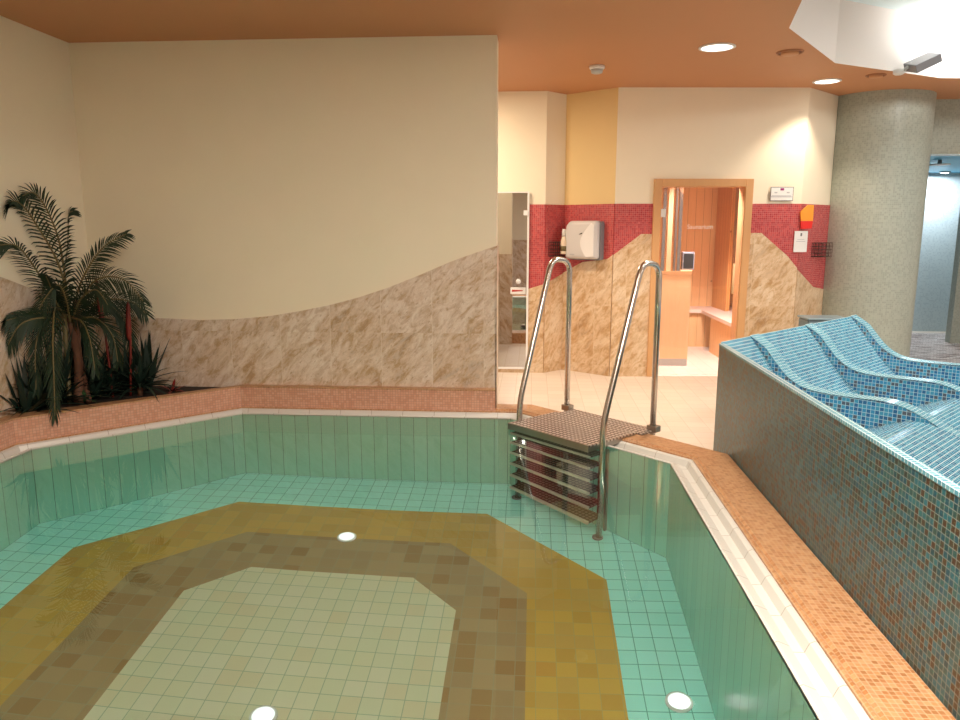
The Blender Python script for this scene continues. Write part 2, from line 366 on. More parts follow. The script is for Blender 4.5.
def offs(poly, d):
    """offset a convex CW/CCW loop outward by d with mitred corners"""
    n = len(poly); c = Vector((sum(p[0] for p in poly) / n, sum(p[1] for p in poly) / n)); lines = []
    for i in range(n):
        a = Vector(poly[i]); b = Vector(poly[(i + 1) % n]); t = (b - a).normalized(); nn = Vector((t.y, -t.x))
        if nn.dot(a - c) < 0: nn = -nn
        lines.append((a + nn * d, t))
    out = []
    for i in range(n):
        p, t = lines[i - 1]; q, s_ = lines[i]
        den = t.x * s_.y - t.y * s_.x; k = ((q.x - p.x) * s_.y - (q.y - p.y) * s_.x) / den
        out.append(p + t * k)
    return out
def ring(mb, poly, prof, segs=None):
    """sweep profile [(d, z)...] around loop; uv = (length, arclength)"""
    n = len(poly); loops = [[Vector((p.x, p.y, z)) for p in offs(poly, d)] for d, z in prof]
    arc = [0]
    for (d0, z0), (d1, z1) in zip(prof, prof[1:]): arc.append(arc[-1] + math.hypot(d1 - d0, z1 - z0))
    for i in (segs if segs is not None else range(n)):
        j = (i + 1) % n; base = Vector(poly[i]).to_3d(); t = (Vector(poly[j]).to_3d() - base).normalized()
        for k in range(len(prof) - 1):
            q = [loops[k][i], loops[k][j], loops[k + 1][j], loops[k + 1][i]]
            u = [(v - base).dot(t) for v in q]; a = [arc[k], arc[k], arc[k + 1], arc[k + 1]]
            mb.add(q, [(0, 1, 2, 3)], [list(zip(u, a))])
    return mb
def fill(mb_loops, z, name, mat, parent=None, flip=False):
    bm = bmesh.new(); ul = bm.loops.layers.uv.new('UVMap'); edges = []
    for lp in mb_loops:
        vs = [bm.verts.new((p[0], p[1], z)) for p in lp]
        for i in range(len(vs)): edges.append(bm.edges.new((vs[i], vs[(i + 1) % len(vs)])))
    bmesh.ops.triangle_fill(bm, edges=edges, use_beauty=True)
    for f in bm.faces:
        f.normal_update()
        if (f.normal.z < 0) != flip: f.normal_flip()
        for l in f.loops: l[ul].uv = (l.vert.co.x, l.vert.co.y)
    if parent: bmesh.ops.translate(bm, verts=bm.verts, vec=-origin(parent))
    me = bpy.data.meshes.new(name); bm.to_mesh(me); bm.free(); me.materials.append(mat)
    o = bpy.data.objects.new(name, me); COL.objects.link(o)
    if parent: o.parent = parent
    return o
def wallpoly(P, Q, poly, t0, t1, mb=None):
    """polygon in (s,z) on the wall P->Q, slab from t0 to t1 towards the viewer"""
    P = Vector(P); d = (Vector(Q) - P).normalized(); n = Vector((d.y, -d.x))
    if n.dot(-P) < 0: n = -n
    mb = mb or MB()
    mb.prism([(P.x + d.x * s_ + n.x * t0, P.y + d.y * s_ + n.y * t0, z) for s_, z in poly], (n.x * (t1 - t0), n.y * (t1 - t0), 0))
    return mb

# ---------------------------------------------------------------- pool
CU = -1.16; RIM = .12; DEP = -1.28
def octo(half, top, bot, ch):
    c = CU
    return [(c - half + ch, top), (c + half - ch, top), (c + half, top - ch), (c + half, bot + ch),
            (c + half - ch, bot), (c - half + ch, bot), (c - half, bot + ch), (c - half, top - ch)]
PO = octo(1.99, 5.24, .3, .98); O1 = octo(1.61, 4.76, .78, .74); O2 = octo(1.15, 4.36, 1.18, .49); O3 = octo(.765, 3.97, 1.57, .28)
pool = thing('swimming_pool', (CU, 2.8, DEP), 'sunken octagonal pool of green tile with ochre and brown bands on its floor', 'pool')
ring(MB(), PO, [(0, DEP), (0, RIM)]).build('pool_wall', M['pwall'], pool)
fill([PO, O1], DEP, 'floor_border', M['pfloor'], pool)
fill([O1, O2], DEP, 'ochre_band', M['ochre'], pool)
fill([O2, O3], DEP, 'brown_band', M['brown'], pool)
fill([O3], DEP, 'floor_centre', M['creamtile'], pool)
ring(MB(), PO, [(0, RIM - .02), (0, RIM + .004), (.01, RIM + .008), (.05, RIM - .008), (.06, RIM - .03), (.10, RIM - .03), (.115, RIM + .004), (.13, RIM + .012), (.14, RIM + .01)]).build('overflow_gutter', M['gutter'], pool)
ring(MB(), PO, [(.14, RIM - .02), (.141, RIM + .018), (.152, RIM + .026), (.165, RIM + .020), (.175, RIM + .028), (.19, RIM + .026), (.37, RIM + .022), (.38, RIM + .012), (.381, -.01)]).build('mosaic_curb', M['curb'], pool)
gp = at_z(758, 602, RIM)
MB().lathe((gp.x, gp.y, RIM - .012), [(.0, .0), (.013, .0), (.013, .006), (0, .006)], 12).build('gutter_drain', M['black'], pool)
wt = fill([offs(PO, .004)], RIM, 'pool_water', water_mat())
tag(wt, 'still clear green water filling the octagonal pool to its white rim', 'water', kind='stuff')
for (x, y), lb in [((-1.17, 4.37), 'round white pool floor light where the ochre and brown bands meet, farthest back'),
                   ((.69, 3.08), 'round white pool floor light on the turquoise border at right'),
                   ((-1.17, 2.86), 'round white pool floor light in the cream centre, at the bottom edge')]:
    t = thing('pool_light', (x, y, DEP), lb, 'light', 'round lights in the pool floor')
    MB().lathe((x, y, DEP), [(.062, 0), (.062, .008), (.055, .012), (.05, .012), (.05, .008), (0, .008)], 28).build('bezel', M['white2'], t, True)
    MB().lathe((x, y, DEP + .0081), [(.05, 0), (.05, .004), (.03, .006), (0, .006)], 28).build('lens', M['inlet'], t, True)

# ---------------------------------------------------------------- setting: floor, ceiling, walls
curb_out = offs(PO, .379)
floor = struct(fill([[(-6, -4), (8.5, -4), (8.5, 12.5), (-6, 12.5)], curb_out], 0, 'floor', M['deck']))
REC = [(p_.x, p_.y) for p_ in (at_z(789, 28, CEIL), at_z(835, 63, CEIL), at_z(940, 78, CEIL))] + [ (5.0, 7.4), (6.2, 6.8), (6.6, 5.2), (6.0, 3.8), (4.6, 3.1), (3.0, 3.2), (1.9, 3.9)] + [(p_.x, p_.y) for p_ in (at_z(802, 0, CEIL),)]
RECT = 3.32
ceil = struct(fill([[(-6, -4), (8.5, -4), (8.5, 12.5), (-6, 12.5)], REC], CEIL, 'ceiling', M['ceiling'], flip=True))
mb = MB()
for i in range(len(REC)):
    a, b = REC[i], REC[(i + 1) % len(REC)]
    L_ = math.dist(a, b)
    mb.add([(a[0], a[1], CEIL), (b[0], b[1], CEIL), (b[0], b[1], RECT), (a[0], a[1], RECT)], [(0, 1, 2, 3)])
mb.build('recess_wall', M['recess'], ceil)
fill([REC], RECT, 'recess_panel', plain('pale cyan recess top', (.70, .84, .86), .6), ceil, flip=True)

V0, VB = 5.46, 5.68
wall = struct(MB().box(-3.6, -.27, V0, VB, 0, CEIL).build('wall_back', M['plaster']))
def curve_pts(px, v): return [(at_v(x, y, v).x, at_v(x, y, v).z) for x, y in px]
top = [(-3.405, .83)] + curve_pts([(160, 318), (200, 320), (235, 319), (270, 316), (300, 311), (330, 305), (360, 297), (390, 287), (420, 275), (450, 262), (475, 253), (496, 246)], V0)
top = [(min(x, -.262), z) for x, z in top]
poly = top + [(-.262, .12), (-3.405, .12)]
MB().prism([(x, V0 - .015, z) for x, z in poly][::-1], (0, .016, 0)).build('stone_cladding', M['stone'], wall)
MB().prism([(-.262, V0 - .015, .12), (-.262, VB + .014, .12), (-.262, VB + .014, top[-1][1]), (-.262, V0 - .015, top[-1][1])], (-.01, 0, 0)).build('stone_edge', M['stone'], wall)
MB().box(-3.4, -.262, VB - .001, VB + .015, 0, 1.17).build('stone_cladding', M['stone'], wall)
lw = struct(MB().box(-3.6, -3.4, -1.5, V0, 0, CEIL).build('wall_left', M['plaster']))
lp = [(5.455, .86)] + [(at_u(x, y, -3.4).y, at_u(x, y, -3.4).z) for x, y in [(80, 318), (60, 303), (37, 292), (0, 277)]]
lp = [(5.455, .84), (5.2, .93), (4.83, 1.07), (4.49, 1.19), (4.0, 1.32), (3, 1.4), (1, 1.4), (-1.5, 1.4), (-1.5, .12), (5.455, .12)]
MB().prism([(-3.4, y, z) for y, z in lp], (.015, 0, 0)).build('stone_cladding', M['stone'], lw)

A0, A1, B1, C1, D1, E1 = (-.75, 7.63), (.12, 7.63), (.32, 7.84), (.80, 7.49), (2.64, 7.63), (3.04, 8.06)
RT = 1.735      # top of the red mosaic band
def far_wall(name, P, Q, poly, pl='plaster'):
    return struct(wallpoly(P, Q, poly, -.14, 0).build(name, M[pl]))
def seglen(P, Q): return math.dist(P, Q)
def cladding(par, P, Q, bound, stone_m='stone2'):
    """bound: list of (s, z) of the stone/red boundary from left to right"""
    L_ = bound
    wallpoly(P, Q, [(L_[0][0], 0)] + L_ + [(L_[-1][0], 0)], 0.0, .014).build('stone_cladding', M[stone_m], par)
    if any(z < RT - .01 for s_, z in L_):
        wallpoly(P, Q, L_ + [(L_[-1][0], RT), (L_[0][0], RT)], 0.0, .008).build('red_mosaic', M['red'], par)
def bpts(P, Q, px): return [on_wall(P, Q, x, y) for x, y in px]
LA = seglen(A0, A1)
wa = far_wall('wall_corner', A0, A1, [(0, 0), (LA, 0), (LA, CEIL), (0, CEIL)])
b = bpts(A0, A1, [(529, 289), (545, 284)]); cladding(wa, A0, A1, [(.70, b[0][1]), (LA, b[1][1])])
wallpoly(A0, A1, [(.3, 0), (.70, 0), (.70, .06), (.3, .06)], 0, .014).build('stone_skirting', M['stone2'], wa)
LB = seglen(A1, B1)
wb = far_wall('wall_niche', A1, B1, [(0, 0), (LB, 0), (LB, CEIL), (0, CEIL)])
b = bpts(A1, B1, [(545, 284), (561, 273)]); cladding(wb, A1, B1, [(0, b[0][1]), (LB, b[1][1])])
LC = seglen(B1, C1)
wc = far_wall('wall_dryer', B1, C1, [(0, 0), (LC, 0), (LC, CEIL), (0, CEIL)], 'plaster2')
b = bpts(B1, C1, [(562, 273), (583, 262), (608, 259), (614, 255)]); b[0] = (0, b[0][1]); b[-1] = (LC, b[-1][1]); cladding(wc, B1, C1, b)
LD = seglen(C1, D1)
def sD(x, y): return on_wall(C1, D1, x, y)
fx0, fx1, fz = sD(654, 179)[0], sD(753, 179)[0], sD(700, 179)[1]
wd = far_wall('wall_sauna', C1, D1, [(0, 0), (fx0 + .03, 0), (fx0 + .03, fz - .03), (fx1 - .03, fz - .03), (fx1 - .03, 0), (LD, 0), (LD, CEIL), (0, CEIL)])
b = bpts(C1, D1, [(615, 255), (641, 234)]); cladding(wd, C1, D1, [(0, b[0][1]), b[1], (fx0, b[1][1])])
b = bpts(C1, D1, [(752, 233), (761, 233), (787, 256), (803, 268)]); b[0] = (fx1, b[0][1]); b[-1] = (LD, b[-1][1]); cladding(wd, C1, D1, b)
LE = seglen(D1, E1) + .25
we = far_wall('wall_right', D1, E1, [(0, 0), (LE, 0), (LE, CEIL), (0, CEIL)])
b = bpts(D1, E1, [(805, 269), (812, 287), (817, 292)]); b[0] = (0, b[0][1]); b[-1] = (LE, b[-1][1]); cladding(we, D1, E1, b)

# mosaic column
CC = (3.58, 8.27); CR = .5
mb = MB(); n = 56
for k in range(n):
    t0, t1 = 2 * math.pi * k / n, 2 * math.pi * (k + 1) / n
    q = [(CC[0] + CR * math.cos(t), CC[1] + CR * math.sin(t), z) for t, z in ((t0, 0), (t1, 0), (t1, CEIL), (t0, CEIL))]
    mb.add(q, [(0, 1, 2, 3)], [[(t0 * CR, 0), (t1 * CR, 0), (t1 * CR, CEIL), (t0 * CR, CEIL)]])
col = mb.build('column', M['column'], None, True)
tag(col, 'thick round column of small grey green mosaic behind the blue loungers', 'column')
# shower alcove behind the column
sh = struct(MB().box(3.8, 8.4, 8.4, 8.6, 2.27, CEIL).build('wall_shower', M['column']))
MB().box(3.8, 8.4, 8.6, 11.2, 2.27, 2.30).build('alcove_ceiling', plain('bright blue paint', (.06, .36, .56), .5), sh)
MB().box(2.8, 8.4, 11.2, 11.35, 0, 2.27).build('alcove_wall', M['bluemos'], sh)
MB().box(3.3, 3.45, 8.4, 11.0, 0, 2.27).build('alcove_wall', M['bluemos'], sh)
struct(MB().box(5.5, 8.4, 10.0, 10.12, 0, 2.27).build('wall_pier', M['column']))
struct(MB().box(-3.6, 1.6, -4.0, -3.9, 0, CEIL).build('wall_front', M['plaster']))
MB().box(-3.4, 1.6, -3.9, -3.885, 0, 1.2).build('stone_cladding', M['stone'], bpy.data.objects['wall_front'])
pb = MB().box(3.46, 8.4, 8.1, 10.94, 0, .006).build('pebble_floor', M['pebble'], floor)
lp_ = at_z(945, 172, 2.26)
t = thing('shower_spotlight', (lp_.x, lp_.y, 2.26), 'small bright spotlight under the blue alcove ceiling behind the column', 'light')
MB().lathe(lp_, [(.07, .008), (.07, -.01), (.05, -.014), (.05, .0)], 24).build('ring', M['steel'], t, True)
MB().lathe(lp_, [(.05, -.012), (.03, -.018), (0, -.018)], 24).build('bulb', M['lamp_blue'], t, True)
light('shower_spot_beam', 'AREA', (lp_.x, lp_.y, 2.23), 20, (.92, .97, 1), .3)
sp = at_z(940, 161, 2.26)
t = thing('ceiling_shower_head', (sp.x, sp.y, 2.26), 'flat round overhead shower on the blue alcove ceiling', 'shower')
MB().lathe(sp, [(.02, .008), (.02, -.03), (.11, -.035), (.11, -.045), (0, -.045)], 24).build('rose', M['lgrey'], t, True)

# ---------------------------------------------------------------- planter ledge
LEDGE = .305; lpoly = PO
pl = thing('planter_wall', (-2.2, 5.4, RIM), 'raised pink mosaic planter wall running along the pool below the stone wall', 'planter')
mb = MB()
PF = offs(PO, .143); PB = offs(PO, .25)
f7, f0, f1 = PF[7], PF[0], Vector((-.27, PF[1].y)); b7, b0 = PB[7], PB[0]
f6 = Vector((PF[7].x, -1)); b6 = Vector((PB[7].x, -1))
path = [f6, f7, f0, f1]
arc = 0
for p, q in zip(path, path[1:]):
    L_ = (q - p).length
    mb.add([(p.x, p.y, RIM + .01), (q.x, q.y, RIM + .01), (q.x, q.y, LEDGE - .01), (p.x, p.y, LEDGE - .01)], [(0, 1, 2, 3)], [[(0, 0), (L_, 0), (L_, .18), (0, .18)]])
mb.add([(f1.x, f1.y, RIM), (f1.x, V0, RIM), (f1.x, V0, LEDGE - .01), (f1.x, f1.y, LEDGE - .01)], [(0, 1, 2, 3)], [[(0, 0), (.08, 0), (.08, .18), (0, .18)]])
mb.build('mosaic_face', M['planter'], pl)
z0_, z1_ = LEDGE - .012, LEDGE
k7 = Vector((-3.385, b7.y + .05)); k0 = Vector((b0.x + .05, V0 - .015))
mb = MB()
for q in ([f6, f7, Vector((-3.385, f7.y)), Vector((-3.385, -1))], [f7, f0, k0, k7], [f7, k7, Vector((-3.385, f7.y))],
          [f0, f1, Vector((-.27, V0 - .015)), k0]):
    mb.prism([(p.x, p.y, z0_) for p in q], (0, 0, z1_ - z0_))
mb.build('ledge_top', M['curb'], pl)
MB().prism([(p.x, p.y, LEDGE - .06) for p in (k7, k0, Vector((-3.385, V0 - .015)))], (0, 0, .035)).build('soil', M['soil'], pl)
SZ = LEDGE - .025

# ---------------------------------------------------------------- pool steps with rails
T = Vector((1, -1)).normalized(); OUT = Vector((1, 1)).normalized(); R0 = Vector(PO[1])
def lad(t, o, z): p = R0 + T * t + OUT * o; return Vector((p.x, p.y, z))
ld = thing('pool_steps', lad(.6, .1, DEP), 'stainless steel pool steps with studded platform and two tall bent handrails', 'ladder')
def smooth_path(pts, r=.09, n=6):
    out = [pts[0]]
    for i in range(1, len(pts) - 1):
        a, b_, c = pts[i - 1], pts[i], pts[i + 1]
        d0 = (a - b_); d1 = (c - b_); k = min(r, d0.length * .45, d1.length * .45)
        p, q = b_ + d0.normalized() * k, b_ + d1.normalized() * k
        for j in range(n + 1):
            s_ = j / n; out.append(p * (1 - s_) ** 2 + b_ * 2 * s_ * (1 - s_) + q * s_ ** 2)
    out.append(pts[-1]); return out
TL, TR = .20, .95
for t_ in (TL, TR):
    tb = t_ - (.055 if t_ < .5 else .02)
    pts = [lad(tb, .45, RIM), lad(tb, .45, 1.26), lad(tb + .01, .25, 1.29), lad(t_ + .01, -.11, .30), lad(t_ + .01, -.12, DEP + .02)]
    pts = [Vector(p) for p in pts]
    sp_ = smooth_path(pts, .10)
    h = MB().tube(sp_, .0205, 14).build('handrail', M['steel'], ld, True)
    MB().obox(lad(tb, .45, 0), T.to_3d(), OUT.to_3d(), -.03, .045, -.03, .03, RIM + .022, RIM + .065).build('rail_foot', M['steel_dark'], ld, bevel=.004)
    MB().lathe(lad(t_, -.12, DEP), [(.035, 0), (.035, .015), (.022, .02)], 18).build('floor_pad', M['grey'], ld, True)
pz = .165
ax = (T.to_3d(), OUT.to_3d())
MB().obox(lad(0, 0, 0), *ax, TL - .01, TR - .028, -.20, .28, pz - .012, pz).build('platform', M['plate'], ld, axes=ax)
MB().obox(lad(0, 0, 0), *ax, TL - .01, TR - .028, -.205, -.19, pz - .045, pz + .002).build('platform_edge', M['steel_dark'], ld, bevel=.004)
MB().obox(lad(0, 0, 0), *ax, TL + .0, TR + .0, .30, .47, RIM + .023, RIM + .035).build('base_plate', M['plate'], ld, axes=ax)
MB().obox(lad(0, 0, 0), *ax, TL + .02, TL + .035, -.19, .28, pz - .045, pz - .012).build('platform_bracket', M['steel_dark'], ld)
MB().obox(lad(0, 0, 0), *ax, TR - .05, TR - .035, -.19, .28, pz - .045, pz - .012).build('platform_bracket', M['steel_dark'], ld)
nst = 6
for i in range(nst):
    z = .045 - i * .215
    MB().obox(lad(0, 0, 0), *ax, TL + .01, TR - .022, -.185, -.06, z - .03, z).build('tread', M['tread'], ld, axes=ax)
    MB().obox(lad(0, 0, 0), *ax, TL + .01, TR - .022, -.20, -.186, z - .035, z + .002).build('tread_nosing', M['nosing'], ld)
for t_ in (TL, TR):
    MB().obox(lad(t_, 0, 0), *ax, -.008, .008, -.06, -.04, DEP + .05, .12).build('side_stile', M['steel_dark'], ld)
MB().obox(lad((TL + TR) / 2, 0, 0), *ax, -.012, .012, -.06, -.04, DEP + .05, .1).build('side_stile', M['steel_dark'], ld)

# ---------------------------------------------------------------- mosaic lounger bench
BC = Vector((1.21, 4.76)); E_1 = Vector((math.sin(math.radians(43.5)), math.cos(math.radians(43.5)))); E_2 = Vector((E_1.y, -E_1.x))
def bp(a, b_, z): p = BC + E_1 * a + E_2 * b_; return (p.x, p.y, z)
bench = thing('lounger_bench', (BC.x, BC.y, 0), 'long mosaic bench with moulded sky blue loungers and dark petrol side wall', 'bench')
ZT = .765; BZ = .0
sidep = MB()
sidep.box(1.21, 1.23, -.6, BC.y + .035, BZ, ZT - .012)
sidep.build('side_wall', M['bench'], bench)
rim_ = MB(); 
rim_.box(1.207, 1.242, -.6, BC.y + .035, ZT - .012, ZT + .001)
rim_.build('rim', M['rim'], bench)
zD = [(-.035, .77), (-.02, .768), (0, .75), (.08, .70), (.15, .62), (.22, .545), (.3, .49), (.38, .463), (.5, .452), (.7, .455), (.85, .46), (.95, .445), (1.05, .41), (1.2, .34), (1.5, .25), (2.0, .2), (2.4, .2)]
zL = [(-.035, .77), (-.02, .762), (0, .735), (.04, .69), (.12, .59), (.2, .49), (.28, .40), (.36, .33), (.44, .285), (.52, .26), (.6, .25), (.7, .262), (.8, .295), (.9, .34), (.98, .37), (1.05, .382), (1.12, .375), (1.25, .33), (1.4, .27), (1.8, .17), (2.4, .15)]
def resample(pr, n=60):
    out = []
    for i in range(n + 1):
        b_ = pr[0][0] + (pr[-1][0] - pr[0][0]) * i / n
        for j in range(len(pr) - 1):
            if pr[j][0] <= b_ <= pr[j + 1][0] + 1e-9:
                p0 = pr[max(j - 1, 0)]; p1 = pr[j]; p2 = pr[j + 1]; p3 = pr[min(j + 2, len(pr) - 1)]
                s_ = (b_ - p1[0]) / (p2[0] - p1[0]); h = p2[0] - p1[0]
                m1 = (p2[1] - p0[1]) / max(p2[0] - p0[0], 1e-6) * h; m2 = (p3[1] - p1[1]) / max(p3[0] - p1[0], 1e-6) * h
                z = (2 * s_**3 - 3 * s_**2 + 1) * p1[1] + (s_**3 - 2 * s_**2 + s_) * m1 + (-2 * s_**3 + 3 * s_**2) * p2[1] + (s_**3 - s_**2) * m2
                out.append((b_, z)); break
    return out
def strip(a0, a1, pr, name, mat_, r=0, sides=True):
    pr = resample(pr); mb = MB(); arc = 0
    for (b0, z0), (b1, z1) in zip(pr, pr[1:]):
        L_ = math.hypot(b1 - b0, z1 - z0)
        mb.add([bp(a0, b0, z0), bp(a0, b1, z1), bp(a1, b1, z1), bp(a1, b0, z0)], [(0, 1, 2, 3)], [[(a0, arc), (a0, arc + L_), (a1, arc + L_), (a1, arc)]])
        if sides:
            for aa in (a0, a1):
                mb.add([bp(aa, b0, BZ), bp(aa, b1, BZ), bp(aa, b1, z1), bp(aa, b0, z0)], [(0, 1, 2, 3)], [[(b0, 0), (b1, 0), (b1, z1), (b0, z0)]])
        arc += L_
    for k in (0, -1):
        b0, z0 = pr[k]
        mb.add([bp(a0, b0, BZ), bp(a1, b0, BZ), bp(a1, b0, z0), bp(a0, b0, z0)], [(0, 1, 2, 3)], [[(a0, 0), (a1, 0), (a1, z0), (a0, z0)]])
    return mb.build(name, mat_, bench, cut=[((1.2305, 0, 0), (-1, 0, 0)), ((0, -.6, 0), (0, -1, 0))])
DV = [2.15, 1.30, .45, -.40, -1.25, -2.1]
for d in DV: strip(d, d + .11, zD, 'armrest', M['divider'])
for d in DV: # pale cap on each armrest
    pr = resample(zD); mb = MB(); arc = 0
    for (b0, z0), (b1, z1) in zip(pr, pr[1:]):
        L_ = math.hypot(b1 - b0, z1 - z0)
        mb.add([bp(d - .006, b0, z0 + .006), bp(d - .006, b1, z1 + .006), bp(d + .116, b1, z1 + .006), bp(d + .116, b0, z0 + .006)], [(0, 1, 2, 3)], [[(d, arc), (d, arc + L_), (d + .11, arc + L_), (d + .11, arc)]])
        arc += L_
    mb.build('armrest_cap', M['cap'], bench, cut=[((1.2305, 0, 0), (-1, 0, 0)), ((0, -.6, 0), (0, -1, 0))])
for d in DV[:-1]: strip(d - .74, d, zL, 'lounger', M['lounge'])
strip(2.27, 2.30, [(-.035, .2), (2.4, .2)], 'bench_end', M['bench'])

# ---------------------------------------------------------------- sauna
nD = Vector((-(D1[1] - C1[1]), D1[0] - C1[0])).normalized(); dD = (Vector(D1) - Vector(C1)).normalized()
def sp3(s_, t, z): p = Vector(C1) + dD * s_ + nD * t; return Vector((p.x, p.y, z))
sa_ = thing('sauna_doorway', sp3((fx0 + fx1) / 2, 0, 0), 'light wooden sauna doorway with a clear glass door in the far wall', 'door')
fw = .075
fr_ = MB()
fr_.obox(sp3(0, 0, 0), dD, nD, fx0, fx0 + fw, -.035, .15, 0, fz).obox(sp3(0, 0, 0), dD, nD, fx1 - fw, fx1, -.035, .15, 0, fz).obox(sp3(0, 0, 0), dD, nD, fx0 + fw, fx1 - fw, -.035, .15, fz - fw, fz)
fr_.build('door_frame', M['wood_frame'], sa_, bevel=.004)
gd = MB().obox(sp3(0, 0, 0), dD, nD, fx0 + fw + .006, fx1 - fw - .006, .0, .008, .015, fz - fw - .008).build('glass_door', M['glass'], sa_)
hz = sD(662, 213)[1]
MB().obox(sp3(0, 0, 0), dD, nD, fx0 + fw - .02, fx0 + fw + .05, -.02, -.002, hz - .04, hz + .04).build('hinge', M['white'], sa_, bevel=.004)
MB().obox(sp3(0, 0, 0), dD, nD, fx0 + fw - .02, fx0 + fw + .05, -.02, -.002, .18, .26).build('hinge', M['white'], sa_, bevel=.004)
MB().tube([sp3(fx1 - fw - .07, -.03, .85), sp3(fx1 - fw - .07, -.03, 1.15)], .012, 10).build('handle', M['wood_light'], sa_, True)
def text(body, loc, size, mat_, parent, rot, name='lettering'):
    cu = bpy.data.curves.new(name, 'FONT'); cu.body = body; cu.size = size; cu.extrude = .0004; cu.align_x = 'CENTER'; cu.align_y = 'CENTER'
    o = bpy.data.objects.new(name, cu); COL.objects.link(o)
    bpy.context.view_layer.update()
    me = bpy.data.meshes.new_from_object(o.evaluated_get(bpy.context.evaluated_depsgraph_get()))
    COL.objects.unlink(o); bpy.data.objects.remove(o)
    me.transform(Matrix.Translation(loc - (origin(parent) if parent else Vector())) @ rot.to_4x4())
    me.materials.clear(); me.materials.append(mat_)
    o = bpy.data.objects.new(name, me); COL.objects.link(o); o.parent = parent; return o
ROTD = Matrix(((dD.x, 0, -nD.x), (dD.y, 0, -nD.y), (0, 1, 0)))
tx = sD(700, 227)
text('Saunarium', sp3(tx[0] + .0, -.004, tx[1]), .062, plain('etched lettering', (.85, .72, .66), .6), gd, ROTD)
# cabin behind the doorway
su0, su1, sv0, sv1 = .9, 2.66, 7.74, 9.9
cab = thing('sauna_cabin', (2, 8.8, 0), 'pine panelled sauna cabin with corner bench seen through the glass door', 'sauna')
MB().box(su0, su1, sv1, sv1 + .05, 0, 2.25).build('back_wall', M['wood'], cab)
MB().box(su0 - .05, su0, sv0, sv1, 0, 2.25).build('side_wall', M['wood'], cab)
MB().box(su1, su1 + .05, sv0, sv1, 0, 2.25).build('side_wall', M['wood'], cab)
MB().box(su0, su1, sv0, sv1, 2.25, 2.3).build('cabin_ceiling', M['wood'], cab)
hv = 8.12
h0, h1 = at_v(659, 362, hv), at_v(687, 362, hv); ht = at_v(670, 272, hv).z
MB().box(su0, h1.x, hv, hv + .05, .08, ht - .03).build('half_wall', M['wood_light'], cab)
MB().box(su0, h1.x + .005, hv - .01, hv + .06, ht - .03, ht + .01).build('half_wall_rail', M['wood_frame'], cab)
MB().box(su0, h1.x, hv + .01, hv + .04, 0, .08).build('half_wall_base', M['lgrey'], cab)
MB().box(h1.x - .03, h1.x, hv + .05, 8.9, 0, ht - .05).build('half_wall', M['wood_light'], cab)
for x, wd_, mm in ((664, .035, 'steel'), (670, .05, 'wood_light'), (676, .02, 'steel_dark'), (680, .035, 'steel')):
    p = at_v(x, 230, hv); MB().box(p.x - wd_ / 2, p.x + wd_ / 2, hv, hv + .035, ht, 2.25).build('post', M[mm], cab)
# diagonal inner wall and benches
bz = .48
bb0 = at_v(689, 310, 9.75); 
MB().box(h1.x + .0, su1, 9.45, sv1, bz - .04, bz).build('bench_top', M['wood_bench'], cab)
MB().box(h1.x, su1, 9.50, 9.53, .0, bz - .04).build('bench_front', M['wood'], cab)
p0, p1 = at_z(708, 313, bz), at_z(733, 324, bz)
MB().prism([(p0.x, p0.y, bz - .04), (p1.x, p1.y, bz - .04), (su1, p1.y, bz - .04), (su1, 9.45, bz - .04), (p0.x, 9.45, bz - .04)], (0, 0, .04)).build('bench_top', M['wood_bench'], cab)
MB().prism([(p0.x + .04, p0.y + .01, 0), (p1.x + .04, p1.y + .01, 0), (p1.x + .07, p1.y + .03, 0), (p0.x + .07, p0.y + .03, 0)], (0, 0, bz - .04)).build('bench_front', M['wood'], cab)
q0 = at_v(712, 300, 9.85); q1 = at_v(726, 300, 9.3)
MB().prism([(q0.x, q0.y, bz), (q1.x, q1.y, bz), (q1.x + .05, q1.y + .02, bz), (q0.x + .05, q0.y + .02, bz)], (0, 0, 2.25 - bz)).build('inner_wall', wood('red pine panelling', (.60, .27, .08), (.70, .36, .13)), cab)
light('sauna_lamp', 'SPOT', (1.85, 8.0, 2.2), 300, (1, .92, .92), .2, spot=116, blend=.4)
c0, c1 = at_v(683, 252, 8.4), at_v(694, 270, 8.4)
t = thing('sauna_heater_control', ((c0.x + c1.x) / 2, 8.43, c1.z), 'dark box standing on the half wall inside the sauna', 'heater')
MB().box(c0.x, c1.x, 8.4, 8.5, c1.z, c0.z).build('casing', M['grey'], t, bevel=.005)
MB().box(c0.x + .012, c1.x - .012, 8.395, 8.4, c1.z + .02, c0.z - .02).build('front_panel', M['black'], t)
MB().box(c0.x - .02, h1.x + .06, 8.38, 8.55, c1.z - .03, c1.z).build('shelf', M['wood_light'], cab)

# ---------------------------------------------------------------- bronze glass door on the left far wall
dA = (Vector(A1) - Vector(A0)).normalized(); nA = Vector((dA.y, -dA.x))
def sA(x, y): return on_wall(A0, A1, x, y)
def ap(s_, t, z): p = Vector(A0) + dA * s_ + nA * t; return Vector((p.x, p.y, z))
g0, g1, gz0, gz1 = .36, sA(527.5, 200)[0], .06, sA(520, 193)[1]
gdr = thing('mirror_door', ap((g0 + g1) / 2, 0, 0), 'narrow bronze mirror glass door beside the end of the stone wall', 'door')
MB().obox(ap(0, 0, 0), dA, nA, g0, g1, .016, .026, gz0, gz1).build('glass', M['mirror'], gdr)
mb = MB().obox(ap(0, 0, 0), dA, nA, g1, g1 + .02, .014, .034, gz0 - .02, gz1 + .012).obox(ap(0, 0, 0), dA, nA, g0, g1, .014, .034, gz0 - .02, gz0)
mb.obox(ap(0, 0, 0), dA, nA, g0, g1, .014, .034, gz1, gz1 + .012).build('frame', M['paper'], gdr)
